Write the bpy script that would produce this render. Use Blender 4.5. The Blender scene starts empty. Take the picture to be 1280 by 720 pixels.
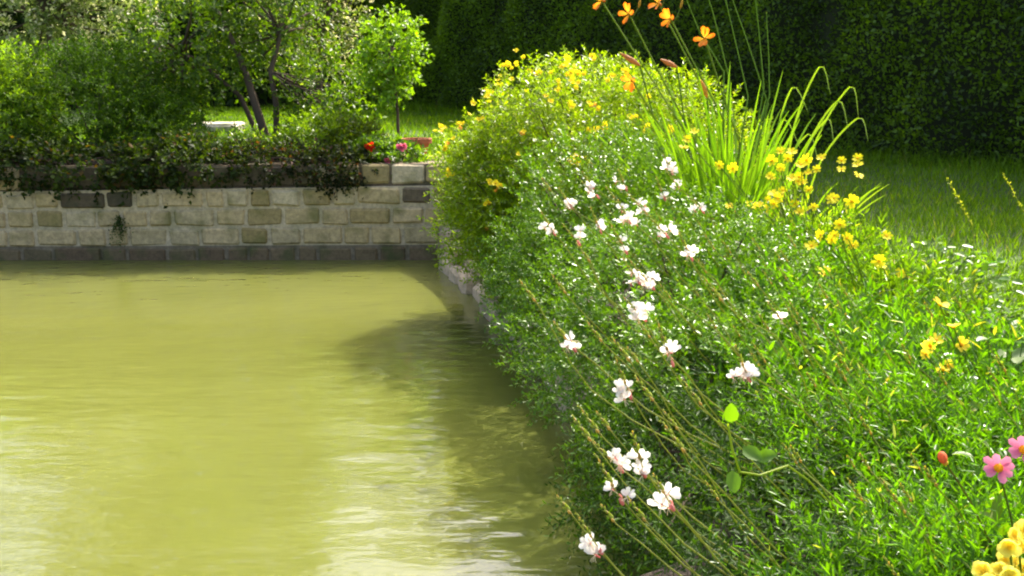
import bpy, bmesh, math, random
import numpy as np
from mathutils import Vector, Quaternion

# ------------------------------------------------------------------ camera, world, sun, exposure
sc = bpy.context.scene
COL = sc.collection
F, CAMZ, PITCH = 1372.0, 1.7, math.atan(275 / 1372.0)
cam_d = bpy.data.cameras.new('camera'); cam = bpy.data.objects.new('camera', cam_d); COL.objects.link(cam)
cam_d.sensor_width = 36.0; cam_d.lens = 36.0 * F / 1280.0; cam_d.clip_start = 0.05; cam_d.clip_end = 2000
cam.location = (0, 0, CAMZ); cam.rotation_euler = (math.pi / 2 - PITCH, 0, 0)
sc.camera = cam

SUN_AZ, SUN_EL = math.radians(33), math.radians(49)
world = bpy.data.worlds.new('World'); sc.world = world; world.use_nodes = True
wn = world.node_tree
sky = wn.nodes.new('ShaderNodeTexSky'); sky.sky_type = 'NISHITA'; sky.sun_disc = False
sky.sun_elevation = SUN_EL; sky.sun_rotation = SUN_AZ; sky.dust_density = 8.0; sky.air_density = 1.0
wn.links.new(sky.outputs[0], wn.nodes['Background'].inputs[0])
wn.nodes['Background'].inputs[1].default_value = 0.15
sun_d = bpy.data.lights.new('sun', 'SUN'); sun_d.energy = 2.75; sun_d.angle = math.radians(0.5); sun_d.color = (1, .95, .84)
sun = bpy.data.objects.new('sun', sun_d); COL.objects.link(sun)
to_sun = Vector((math.sin(SUN_AZ) * math.cos(SUN_EL), math.cos(SUN_AZ) * math.cos(SUN_EL), math.sin(SUN_EL)))
sun.rotation_euler = to_sun.to_track_quat('Z', 'Y').to_euler(); sun.location = (10, 20, 30)
sc.view_settings.view_transform = 'Standard'; sc.view_settings.look = 'None'
sc.view_settings.exposure = 1.82; sc.view_settings.gamma = 1.0
sc.render.engine = 'CYCLES'
sc.cycles.filter_width = 2.1
sc.cycles.max_bounces = 8; sc.cycles.transmission_bounces = 6; sc.cycles.diffuse_bounces = 4

# ------------------------------------------------------------------ pixel -> world
cp, sp = math.cos(PITCH), math.sin(PITCH)
def ray(px, py):
    u = (360 - py) / F
    return np.array([(px - 640) / F, cp + sp * u, -sp + cp * u])
def PZ(px, py, z):
    d = ray(px, py); t = (z - CAMZ) / d[2]; return np.array([0, 0, CAMZ]) + d * t
def PY(px, py, y):
    d = ray(px, py); return np.array([0, 0, CAMZ]) + d * (y / d[1])
def ray_ell(px, py, c, r, grow=1.0):
    """first hit of the pixel ray with an ellipsoid, else the point of the ray nearest its middle"""
    d = ray(px, py) / r; o = (np.array([0, 0, CAMZ]) - c) / r
    a, b, k = d @ d, 2 * d @ o, o @ o - grow * grow
    q = b * b - 4 * a * k
    t = (-b - math.sqrt(q)) / (2 * a) if q > 0 else -b / (2 * a)
    return np.array([0, 0, CAMZ]) + ray(px, py) * t

# ------------------------------------------------------------------ materials
def mat(name):
    m = bpy.data.materials.new(name); m.use_nodes = True
    return m, m.node_tree.nodes, m.node_tree.links, m.node_tree.nodes['Principled BSDF']
def attr_mat(name, rough, trans, tcol=(1.25, 1.35, .45), spec=.5):
    m, n, l, p = mat(name)
    a = n.new('ShaderNodeAttribute'); a.attribute_name = 'Col'
    l.new(a.outputs['Color'], p.inputs['Base Color'])
    p.inputs['Roughness'].default_value = rough; p.inputs['Specular IOR Level'].default_value = spec
    if trans > 0:
        t = n.new('ShaderNodeBsdfTranslucent'); x = n.new('ShaderNodeMix'); x.data_type = 'RGBA'; x.blend_type = 'MULTIPLY'
        x.inputs[0].default_value = 1; x.inputs[7].default_value = (*tcol, 1)
        l.new(a.outputs['Color'], x.inputs[6]); l.new(x.outputs[2], t.inputs[0])
        s = n.new('ShaderNodeMixShader'); s.inputs[0].default_value = trans
        l.new(p.outputs[0], s.inputs[1]); l.new(t.outputs[0], s.inputs[2]); l.new(s.outputs[0], n['Material Output'].inputs[0])
    return m
M_LEAF = attr_mat('leaf', .45, .55, (1.5, 1.55, .2))
M_GLOSS = attr_mat('glossy_leaf', .29, .5, (1.5, 1.6, .15), .33)
M_PALELEAF = attr_mat('pale_leaf', .5, .5, (1.2, 1.2, .8), .3)
M_DENSE = attr_mat('dense_leaf', .5, .3, (1.5, 1.55, .2), .35)
M_GRASS = attr_mat('grass_blade', .6, .45, (1.5, 1.55, .2), .2)
M_DGLOSS = attr_mat('dense_glossy_leaf', .29, .33, (1.5, 1.6, .15), .33)
M_PETAL = attr_mat('petal', .6, .5, (1.1, 1.1, 1.0), .2)
M_BARK = attr_mat('bark', .9, 0, spec=.2)

def ramp(n, stops):
    r = n.new('ShaderNodeValToRGB'); e = r.color_ramp.elements
    while len(e) < len(stops): e.new(.5)
    for q, (p, c) in zip(e, stops): q.position = p; q.color = (*c, 1)
    return r
def stone_mat(name, stops, moss, moss_amt, bump=.35):
    m, n, l, p = mat(name)
    oi = n.new('ShaderNodeObjectInfo'); tc = n.new('ShaderNodeTexCoord')
    r = ramp(n, stops); l.new(oi.outputs['Random'], r.inputs[0])
    ns = n.new('ShaderNodeTexNoise'); ns.inputs['Scale'].default_value = 26; ns.inputs['Detail'].default_value = 8; ns.inputs['Roughness'].default_value = .7
    big = n.new('ShaderNodeTexNoise'); big.inputs['Scale'].default_value = 4.2; big.inputs['Detail'].default_value = 5
    geo = n.new('ShaderNodeNewGeometry')
    l.new(geo.outputs['Position'], ns.inputs[0]); l.new(geo.outputs['Position'], big.inputs[0])
    v = n.new('ShaderNodeMapRange'); v.inputs[1].default_value = .3; v.inputs[2].default_value = .7; v.inputs[3].default_value = .6; v.inputs[4].default_value = 1.3
    l.new(ns.outputs[0], v.inputs[0])
    mu = n.new('ShaderNodeMix'); mu.data_type = 'RGBA'; mu.blend_type = 'MULTIPLY'; mu.inputs[0].default_value = 1
    l.new(r.outputs[0], mu.inputs[6]); l.new(v.outputs[0], mu.inputs[7])
    mr = n.new('ShaderNodeMapRange'); mr.inputs[1].default_value = .5; mr.inputs[2].default_value = .68; mr.inputs[3].default_value = 0; mr.inputs[4].default_value = moss_amt
    l.new(big.outputs[0], mr.inputs[0])
    mx = n.new('ShaderNodeMix'); mx.data_type = 'RGBA'; mx.inputs[7].default_value = (*moss, 1)
    l.new(mr.outputs[0], mx.inputs[0]); l.new(mu.outputs[2], mx.inputs[6]); l.new(mx.outputs[2], p.inputs['Base Color'])
    p.inputs['Roughness'].default_value = .88
    b = n.new('ShaderNodeBump'); b.inputs['Strength'].default_value = bump; b.inputs['Distance'].default_value = .03
    l.new(ns.outputs[0], b.inputs['Height']); l.new(b.outputs[0], p.inputs['Normal'])
    return m
M_STONE = stone_mat('wall_stone', [(0, (.42, .32, .15)), (.35, (.52, .4, .22)), (.6, (.3, .225, .085)), (.8, (.54, .44, .27)), (1, (.38, .295, .15))], (.13, .13, .03), .75)
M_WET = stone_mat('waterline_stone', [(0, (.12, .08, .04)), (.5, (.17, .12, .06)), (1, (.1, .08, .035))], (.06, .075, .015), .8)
M_DARK = stone_mat('dark_stone', [(0, (.08, .062, .038)), (.5, (.17, .125, .07)), (1, (.07, .055, .032))], (.035, .045, .012), .9)  # darker blotched tone for the top course and some blocks of the next
M_MORTAR = stone_mat('mortar', [(0, (.5, .41, .26)), (1, (.5, .41, .26))], (.2, .2, .09), .5)
M_DAMP = stone_mat('damp_mortar', [(0, (.2, .16, .1)), (1, (.2, .16, .1))], (.06, .06, .02), .9)
M_KERB = stone_mat('kerb_stone', [(0, (.46, .34, .22)), (.5, (.54, .41, .27)), (1, (.38, .29, .18))], (.14, .13, .06), .6)
M_PALE = stone_mat('pale_stone', [(0, (.45, .4, .31)), (1, (.45, .4, .31))], (.16, .17, .07), .8)
M_TERRA = stone_mat('terracotta', [(0, (.42, .12, .05)), (1, (.42, .12, .05))], (.3, .12, .06), .3, .1)

def ground_mat():
    m, n, l, p = mat('lawn_ground')
    geo = n.new('ShaderNodeNewGeometry')
    a = n.new('ShaderNodeTexNoise'); a.inputs['Scale'].default_value = .9; a.inputs['Detail'].default_value = 8
    b = n.new('ShaderNodeTexNoise'); b.inputs['Scale'].default_value = 35; b.inputs['Detail'].default_value = 6
    for q in (a, b): l.new(geo.outputs['Position'], q.inputs[0])
    r1 = ramp(n, [(.3, (.035, .07, .01)), (.7, (.075, .13, .015))]); l.new(a.outputs[0], r1.inputs[0])
    r2 = ramp(n, [(.3, (.5, .5, .4)), (.7, (1.2, 1.2, 1.1))]); l.new(b.outputs[0], r2.inputs[0])
    mu = n.new('ShaderNodeMix'); mu.data_type = 'RGBA'; mu.blend_type = 'MULTIPLY'; mu.inputs[0].default_value = 1
    l.new(r1.outputs[0], mu.inputs[6]); l.new(r2.outputs[0], mu.inputs[7]); l.new(mu.outputs[2], p.inputs['Base Color'])
    p.inputs['Roughness'].default_value = .95
    bp = n.new('ShaderNodeBump'); bp.inputs['Strength'].default_value = .6; bp.inputs['Distance'].default_value = .04
    l.new(b.outputs[0], bp.inputs['Height']); l.new(bp.outputs[0], p.inputs['Normal'])
    return m
M_GROUND = ground_mat()
M_SOIL = stone_mat('soil', [(0, (.055, .038, .024)), (1, (.055, .038, .024))], (.03, .035, .012), .8, .9)

def water_mat():
    m, n, l, p = mat('pond_water')
    geo = n.new('ShaderNodeNewGeometry')
    c = n.new('ShaderNodeTexNoise'); c.inputs['Scale'].default_value = .5; c.inputs['Detail'].default_value = 4
    l.new(geo.outputs['Position'], c.inputs[0])
    r = ramp(n, [(.3, (.107, .117, .023)), (.7, (.129, .139, .031))]); l.new(c.outputs[0], r.inputs[0]); l.new(r.outputs[0], p.inputs['Base Color'])
    p.inputs['Roughness'].default_value = .04; p.inputs['IOR'].default_value = 1.45
    p.inputs['Subsurface Weight'].default_value = 1; p.inputs['Subsurface Radius'].default_value = (1, 1, .6); p.inputs['Subsurface Scale'].default_value = .15
    def layer(scale, strength, dist, detail, prev=None, sx=1.0):
        mp = n.new('ShaderNodeMapping'); mp.inputs['Scale'].default_value = (sx, 1, 1); l.new(geo.outputs['Position'], mp.inputs[0])
        t = n.new('ShaderNodeTexNoise'); t.inputs['Scale'].default_value = scale; t.inputs['Detail'].default_value = detail
        l.new(mp.outputs[0], t.inputs[0])
        b = n.new('ShaderNodeBump'); b.inputs['Strength'].default_value = strength; b.inputs['Distance'].default_value = dist
        l.new(t.outputs[0], b.inputs['Height'])
        if prev: l.new(prev.outputs[0], b.inputs['Normal'])
        return b
    b1 = layer(2.6, 1, .013, 2, None, .6)
    b2 = layer(11, 1, .0042, 2, b1, .4)
    l.new(b2.outputs[0], p.inputs['Normal'])
    return m
M_WATER = water_mat()

# ------------------------------------------------------------------ mesh helpers
def nrm(v):
    return v / np.maximum(np.linalg.norm(v, axis=-1, keepdims=True), 1e-9)
TEMPL = {
    'diamond': ([(0, 0, 0), (.45, -.5, .18), (1, 0, -.05), (.45, .5, .18)], [(0, 1, 2), (0, 2, 3)]),
    'lance': ([(0, 0, 0), (.3, -.5, .15), (.7, -.36, .1), (1, 0, -.3), (.7, .36, .1), (.3, .5, .15)], [(0, 1, 2, 3), (0, 3, 4, 5)]),
    'needle': ([(0, -.5, 0), (0, .5, 0), (1, 0, 0)], [(0, 1, 2)]),
    'oval': ([(0, 0, 0), (.18, -.4, .1), (.5, -.52, .16), (.82, -.34, .08), (1, 0, -.12), (.82, .34, .08), (.5, .52, .16), (.18, .4, .1), (.5, 0, -.02)],
             [(0, 1, 2, 8), (8, 2, 3, 4), (0, 8, 6, 7), (8, 4, 5, 6)]),
    'petal': ([(0, -.06, 0), (.45, -.42, .1), (.85, -.4, .16), (1, 0, .05), (.85, .4, .16), (.45, .42, .1), (0, .06, 0), (.5, 0, 0)],
              [(0, 1, 7, 6), (1, 2, 3, 7), (7, 3, 4, 5), (6, 7, 5, 5)]),
}
TEMPL['petal'] = (TEMPL['petal'][0][:7], [(0, 1, 2, 3), (0, 3, 4, 5)])
def leaf_arrays(P, D, N, L, W, colr, shape):
    T, Fc = TEMPL[shape]; T = np.array(T); n = len(P)
    D = nrm(D); S = nrm(np.cross(D, N)); U = np.cross(S, D)
    L = np.broadcast_to(np.asarray(L, float), (n,)); W = np.broadcast_to(np.asarray(W, float), (n,))
    V = (P[:, None] + D[:, None] * (L[:, None] * T[:, 0])[..., None] + S[:, None] * (W[:, None] * T[:, 1])[..., None]
         + U[:, None] * (W[:, None] * T[:, 2])[..., None]).reshape(-1, 3)
    k = len(T); Fi = (np.array(Fc)[None] + (np.arange(n) * k)[:, None, None]).reshape(-1, len(Fc[0]))
    return V, Fi, np.repeat(colr, k, axis=0)
def build(name, parts, material, smooth=False):
    """parts: list of (verts, faces (m,k), colours) -> one mesh"""
    me = bpy.data.meshes.new(name)
    V = np.concatenate([p[0] for p in parts]); C = np.concatenate([p[2] for p in parts])
    loops, starts, off, lo = [], [], 0, 0
    for v, f, c in parts:
        f = np.asarray(f); loops.append((f + off).ravel()); starts.append(lo + np.arange(len(f)) * f.shape[1])
        lo += f.size; off += len(v)
    loops = np.concatenate(loops).astype(np.int32); starts = np.concatenate(starts).astype(np.int32)
    me.vertices.add(len(V)); me.vertices.foreach_set('co', V.astype(np.float32).ravel())
    me.loops.add(len(loops)); me.loops.foreach_set('vertex_index', loops)
    me.polygons.add(len(starts)); me.polygons.foreach_set('loop_start', starts)
    me.update(calc_edges=True)
    a = me.color_attributes.new('Col', 'FLOAT_COLOR', 'POINT')
    a.data.foreach_set('color', np.concatenate([C, np.ones((len(C), 1))], 1).astype(np.float32).ravel())
    if smooth: me.polygons.foreach_set('use_smooth', np.ones(len(starts), bool))
    me.materials.append(material)
    return me
def tube(path, radii, colr, sides=5):
    path = np.array(path, float); n = len(path); radii = np.broadcast_to(radii, (n,))
    tan = nrm(np.gradient(path, axis=0)); ref = np.array([.31, .22, .92]); a = nrm(np.cross(tan, ref)); b = np.cross(tan, a)
    th = np.arange(sides) * 2 * math.pi / sides
    V = (path[:, None] + radii[:, None, None] * (a[:, None] * np.cos(th)[None, :, None] + b[:, None] * np.sin(th)[None, :, None])).reshape(-1, 3)
    Fi = [(i * sides + j, i * sides + (j + 1) % sides, (i + 1) * sides + (j + 1) % sides, (i + 1) * sides + j) for i in range(n - 1) for j in range(sides)]
    return V, np.array(Fi), np.tile(np.array(colr, float), (len(V), 1))
def blob(c, r, colr, seg=6, rings=4):
    V = [np.array([0, 0, 1.])]; Fi = []
    V = []
    for i in range(rings + 1):
        ph = math.pi * i / rings
        for j in range(seg):
            V.append([math.sin(ph) * math.cos(2 * math.pi * j / seg), math.sin(ph) * math.sin(2 * math.pi * j / seg), math.cos(ph)])
    for i in range(rings):
        for j in range(seg): Fi.append((i * seg + j, (i + 1) * seg + j, (i + 1) * seg + (j + 1) % seg, i * seg + (j + 1) % seg))
    V = np.array(V) * np.array(r) + np.array(c)
    return V, np.array(Fi), np.tile(np.array(colr, float), (len(V), 1))
def curve_pts(a, b, bend, n=6):
    a, b, bend = map(np.array, (a, b, bend)); t = np.linspace(0, 1, n)[:, None]
    return a + (b - a) * t + bend * (4 * t * (1 - t))

def thing(name, label, cat, loc, group=None):
    o = bpy.data.objects.new(name, None); COL.objects.link(o); o.location = loc; o.empty_display_size = .1
    o['label'] = label; o['category'] = cat
    if group: o['group'] = group
    return o
def part(name, me, parent, loc=(0, 0, 0), rot=None, scale=1.0, label=None):
    o = bpy.data.objects.new(name, me); COL.objects.link(o); o.parent = parent; o.location = loc
    if rot is not None: o.rotation_mode = 'QUATERNION'; o.rotation_quaternion = rot
    o.scale = (scale,) * 3 if np.isscalar(scale) else scale
    if label: o['label'] = label
    return o
def struct(name, me, kind='structure'):
    o = bpy.data.objects.new(name, me); COL.objects.link(o); o['kind'] = kind; return o
def lin(r, g, b): return np.array([r, g, b])
def mixcol(rng, n, c1, c2, groups=None, var=.18, odd=None, odd_p=0):
    t = rng.random(n) if groups is None else np.clip(rng.random(groups.max() + 1)[groups] * .7 + rng.random(n) * .3, 0, 1)
    c = np.array(c1) + (np.array(c2) - np.array(c1)) * t[:, None]
    c = c * (1 + var * rng.normal(size=(n, 1)))
    if odd is not None:
        k = rng.random(n) < odd_p; c[k] = np.array(odd) * (.8 + .4 * rng.random((k.sum(), 1)))
    c[:, 2] *= .65
    return np.clip(c, .003, .95)
def lumps(rng, U, k=7, f=3.2):
    s = np.zeros(len(U))
    for i in range(k):
        w = nrm(rng.normal(size=3)) * f * (1 + i * .35); s += np.sin(U @ w * 1.6 + rng.random() * 6.28) / (1 + .3 * i)
    return s / 3.0
def shell(rng, n, c, r, inner=.55, lump=.14, zmin=-9, lower=-1.0):
    """points through an ellipsoid, thicker towards its outside, and the outward direction of each"""
    U = nrm(rng.normal(size=(int(n * 2.2) + 20, 3))); U = U[U[:, 2] > lower]
    k = inner + (1 - inner) * rng.random(len(U)) ** .6
    ls = np.random.default_rng(int(abs(c[0] * 977 + c[1] * 131 + c[2] * 37)) + 5)
    k = k * (1 + lump * lumps(ls, U))
    P = np.array(c) + U * np.array(r) * k[:, None]
    O = nrm(U / np.array(r)); ok = P[:, 2] > zmin
    return P[ok][:n], O[ok][:n]
def sprigs(rng, P, D, slen, n, L, W, splay, c1, c2, shape='diamond', droop=0.0, jit=.25, odd=None, odd_p=0, var=.18):
    """n leaves along each sprig"""
    S = len(P); D = nrm(D); slen = slen * (.6 + .8 * rng.random(S))
    A = nrm(np.cross(D, rng.normal(size=(S, 3)))); B = np.cross(D, A)
    t = (np.arange(n) + .5) / n
    ph = rng.random((S, 1)) * 6.28 + np.arange(n)[None] * 2.4
    side = A[:, None] * np.cos(ph)[..., None] + B[:, None] * np.sin(ph)[..., None]
    pos = P[:, None] + D[:, None] * (slen[:, None] * t)[..., None]
    pos[..., 2] -= droop * (slen[:, None] * t ** 2)
    tt = t[None, :, None]
    ld = D[:, None] * (math.cos(splay) * (.7 + .6 * tt)) + side * math.sin(splay) + rng.normal(size=(S, n, 3)) * jit
    nn = D[:, None] * .5 + np.array([0, 0, .6]) + rng.normal(size=(S, n, 3)) * .5
    m = S * n; g = np.repeat(np.arange(S), n)
    return leaf_arrays(pos.reshape(-1, 3), ld.reshape(-1, 3), nn.reshape(-1, 3), L * (.65 + .6 * rng.random(m)), W * (.7 + .5 * rng.random(m)),
                       mixcol(rng, m, c1, c2, g, var, odd, odd_p), shape)
def twigs(rng, base, tips, r0, colr, spread=.25):
    out = []
    for q in tips:
        q = np.array(q); mid = np.array(base) * .5 + q * .5 + rng.normal(size=3) * spread * np.linalg.norm(q - np.array(base)) * .3
        t = np.linspace(0, 1, 5)[:, None]
        pth = (1 - t) ** 2 * np.array(base) + 2 * t * (1 - t) * mid + t ** 2 * q
        out.append(tube(pth, np.linspace(r0, r0 * .25, 5), colr, 5))
    return out
def shift(parts, loc):
    return [(p[0] - np.array(loc), p[1], p[2]) for p in parts]
def qdir(d, spin=0.0):
    return Vector(d).to_track_quat('Z', 'Y') @ Quaternion((0, 0, 1), spin)

# ------------------------------------------------------------------ pond outline, ground, soil, water
EDGE = [(-.62, 9.95), (-.50, 9.3), (-.22, 8.1), (.05, 6.9), (.30, 5.65), (.48, 4.6), (.60, 3.7), (.58, 3.0), (.42, 2.55), (.1, 2.3), (-.6, 2.2)]
POND = EDGE + [(-14, 2.2), (-14, 9.95)]
PN = np.array(POND)
def in_poly(x, y, poly=POND):
    c = False
    for i in range(len(poly)):
        (x1, y1), (x2, y2) = poly[i - 1], poly[i]
        if (y1 > y) != (y2 > y) and x < (x2 - x1) * (y - y1) / (y2 - y1) + x1: c = not c
    return c
def near_edge(x, y):
    best = None
    for i in range(len(POND)):
        a, b = PN[i - 1], PN[i]; ab = b - a; t = np.clip(((x - a[0]) * ab[0] + (y - a[1]) * ab[1]) / (ab @ ab), 0, 1)
        q = a + ab * t; d = math.hypot(q[0] - x, q[1] - y)
        if best is None or d < best[0]: best = (d, q)
    return best
def sm(a, b, x):
    t = min(1, max(0, (x - a) / (b - a))); return t * t * (3 - 2 * t)
def gz(x, y):
    return .5 + .12 * sm(1.4, 3.5, x) + .33 * sm(8.6, 10.2, y) * (1 - sm(-.6, 2.6, x)) + .012 * math.sin(x * 2.1 + y) + .01 * math.sin(y * 1.7 - x)
xs = sorted(set([-600, -200, -80, -40, -25] + [round(-15 + .25 * i, 3) for i in range(93)] + [9, 10.5, 13, 18, 30, 60, 200, 600]))
ys = sorted(set([-600, -200, -60, -20, -6, -3] + [round(-1 + .25 * i, 3) for i in range(53)] + [12.5, 13, 13.5, 14, 15, 16, 17, 18, 20, 22, 24, 27, 30, 35, 45, 60, 120, 300, 600]))
bm = bmesh.new()
vg = [[bm.verts.new((x, y, gz(x, y))) for x in xs] for y in ys]
for j in range(len(ys) - 1):
    for i in range(len(xs) - 1):
        if not in_poly((xs[i] + xs[i + 1]) / 2, (ys[j] + ys[j + 1]) / 2):
            bm.faces.new((vg[j][i], vg[j][i + 1], vg[j + 1][i + 1], vg[j + 1][i]))
for v in [v for v in bm.verts if not v.link_faces]: bm.verts.remove(v)
for v in bm.verts:
    if v.is_boundary and -100 < v.co.x < 100 and -5 < v.co.y < 60:
        d, q = near_edge(v.co.x, v.co.y)
        if d < .5: v.co.x, v.co.y = q
for f in bm.faces: f.smooth = True
me = bpy.data.meshes.new('ground'); bm.to_mesh(me); bm.free(); me.materials.append(M_GROUND)
struct('ground', me)
# soil of the flower bed
me = bpy.data.meshes.new('soil')
bedR = [(2.4, 9.3), (2.35, 8.1), (2.2, 6.9), (2.1, 5.65), (1.95, 4.6), (1.85, 3.7), (1.75, 3.0), (1.7, 2.2), (1.4, 1.3), (.7, 1.0), (-.2, 1.2)]
V, Fi = [], []
for (a, b), (c, d) in zip(EDGE, bedR):
    for k in range(5):
        x, y = a + (c - a) * k / 4 + (.04 if k == 0 else 0), b + (d - b) * k / 4
        V.append((x, y, gz(x, y) + .02))
for i in range(len(EDGE) - 1):
    for k in range(4): Fi.append((i * 5 + k, i * 5 + k + 1, i * 5 + k + 6, i * 5 + k + 5))
me.from_pydata(V, [], Fi); me.materials.append(M_SOIL); struct('flower_bed_soil', me)
# water
me = bpy.data.meshes.new('water'); wx0, wx1, wy0, wy1 = -14.3, .95, 1.9, 10.05
me.from_pydata([(wx0, wy0, 0), (wx1, wy0, 0), (wx1, wy1, 0), (wx0, wy1, 0), (wx0, wy0, -.9), (wx1, wy0, -.9), (wx1, wy1, -.9), (wx0, wy1, -.9)], [],
               [(0, 1, 2, 3), (4, 7, 6, 5), (0, 4, 5, 1), (1, 5, 6, 2), (2, 6, 7, 3), (3, 7, 4, 0)])
me.materials.append(M_WATER); struct('water', me)

# ------------------------------------------------------------------ stone wall at the far side
WY = 9.77
def stone_mesh(w, h, d, rng, jit=.011, bev=.016, yj=.35):
    bm = bmesh.new(); bmesh.ops.create_cube(bm, size=1)
    for v in bm.verts: v.co = Vector((v.co.x * w + rng.uniform(-jit, jit), v.co.y * d + rng.uniform(-jit, jit) * yj, v.co.z * h + rng.uniform(-jit, jit)))
    bmesh.ops.bevel(bm, geom=bm.edges[:], offset=bev, segments=1, affect='EDGES')
    for v in bm.verts: v.co += Vector((rng.uniform(-1, 1), rng.uniform(-1, 1), rng.uniform(-1, 1))) * jit * .25
    me = bpy.data.meshes.new('stone'); bm.to_mesh(me); bm.free(); return me
R = random.Random(4)
zl = [-.25] + [PY(0, q, WY)[2] for q in (309, 286.5, 262.5, 240.5, 208)]
zr = [-.25] + [PY(545, q, WY)[2] for q in (306, 280, 255.5, 231, 203)]
x0w, x1w = PY(0, 300, WY)[0], PY(545, 300, WY)[0]
def cz(i, x):
    t = (x - x0w) / (x1w - x0w); t = max(-.6, min(1.05, t)); return zl[i] + (zr[i] - zl[i]) * t
wall = thing('stone_wall', 'low pond wall of squared weathered stone blocks with pale mortar', 'wall', (-4, WY, 0))
XA, XB = -9.0, -.56
for i in range(5):
    face = WY + (.05 if i == 4 else 0)
    back = 10.12
    # mortar bed of the course
    zt = [cz(i + 1, XA) - .004 * i, cz(i + 1, XB) - .004 * i]; zb = [cz(i, XA) - .004 * max(0, i - 1), cz(i, XB) - .004 * max(0, i - 1)]
    fy = face + .007
    V = [(XA, fy, zb[0]), (XB, fy, zb[1]), (XB, back, zb[1]), (XA, back, zb[0]), (XA, fy, zt[0]), (XB, fy, zt[1]), (XB, back, zt[1]), (XA, back, zt[0])]
    me = bpy.data.meshes.new('mortar'); me.from_pydata([(a + 4, b - WY, c) for a, b, c in V], [], [(0, 1, 5, 4), (1, 2, 6, 5), (3, 7, 6, 2), (0, 4, 7, 3), (4, 5, 6, 7), (0, 3, 2, 1)])
    me.materials.append(M_DAMP if i == 0 else (M_MORTAR if i < 4 else M_DARK))
    part('mortar_course', me, wall)
    x = XA + R.uniform(0, .2)
    while x < XB - .08:
        w = min(R.choice([.2, .24, .26, .3, .33, .4]) * R.uniform(.9, 1.1), XB - x)
        g = .026
        z0, z1 = cz(i, x + w / 2), cz(i + 1, x + w / 2)
        h = z1 - z0 - .03
        sm_ = stone_mesh(w - g, h, .12, R)
        out = R.uniform(.004, .016)
        m_ = M_WET if i == 0 else (M_DARK if (i == 4 and x < -1.9 and R.random() < .85) or (i == 3 and R.random() < .4) else M_STONE)
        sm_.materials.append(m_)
        o = part('stone', sm_, wall, (x + w / 2 + 4, face + .058 - out - WY, (z0 + z1) / 2 - .004))
        o.rotation_euler = (R.uniform(-.02, .02), R.uniform(-.012, .012), R.uniform(-.012, .012))
        x += w

# ------------------------------------------------------------------ stone edging of the right bank
edg = thing('bank_edging', 'rough pale stone edging along the pond side of the flower bed', 'stone edging', (.3, 5.5, 0))
pts = [np.array(p) for p in EDGE]; seg = []
for a, b in zip(pts[:-1], pts[1:]):
    n = max(1, int(np.linalg.norm(b - a) / .05)); seg += [a + (b - a) * k / n for k in range(n)]
seg.append(pts[-1]); i = 2
while i < len(seg) - 4:
    k = R.choice([6, 8, 9, 11, 13]); j = min(i + k, len(seg) - 1)
    a, b = seg[i], seg[j]; L = np.linalg.norm(b - a); mid = (a + b) / 2
    for tier in range(2):
        h = R.uniform(.24, .3) if tier == 0 else R.uniform(.14, .24)
        me = stone_mesh(L * R.uniform(.9, 1.02), h, R.uniform(.24, .34), R, .028, .035, 1.); me.materials.append(M_KERB)
        for p in me.polygons: p.use_smooth = False
        z = -.02 if tier == 0 else .1 + h / 2
        o = part('edging_stone', me, edg, (mid[0] + .05 + tier * .06 - .3 + R.uniform(-.03, .03), mid[1] - 5.5, z))
        o.rotation_euler = (R.uniform(-.12, .12), R.uniform(-.1, .1), math.atan2(b[1] - a[1], b[0] - a[0]) + R.uniform(-.1, .1))
    i = j
# earth behind the stones
V, Fi = [], []
for (a, b) in EDGE: V += [(a + .07, b, -.3), (a + .09, b, .5), (a + .45, b + .05, .49)]
for i in range(len(EDGE) - 1):
    for k in range(2): Fi.append((i * 3 + k, i * 3 + k + 1, i * 3 + k + 4, i * 3 + k + 3))
me = bpy.data.meshes.new('bank_earth'); me.from_pydata(V, [], Fi); me.materials.append(M_SOIL); struct('bank_earth', me)

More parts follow.
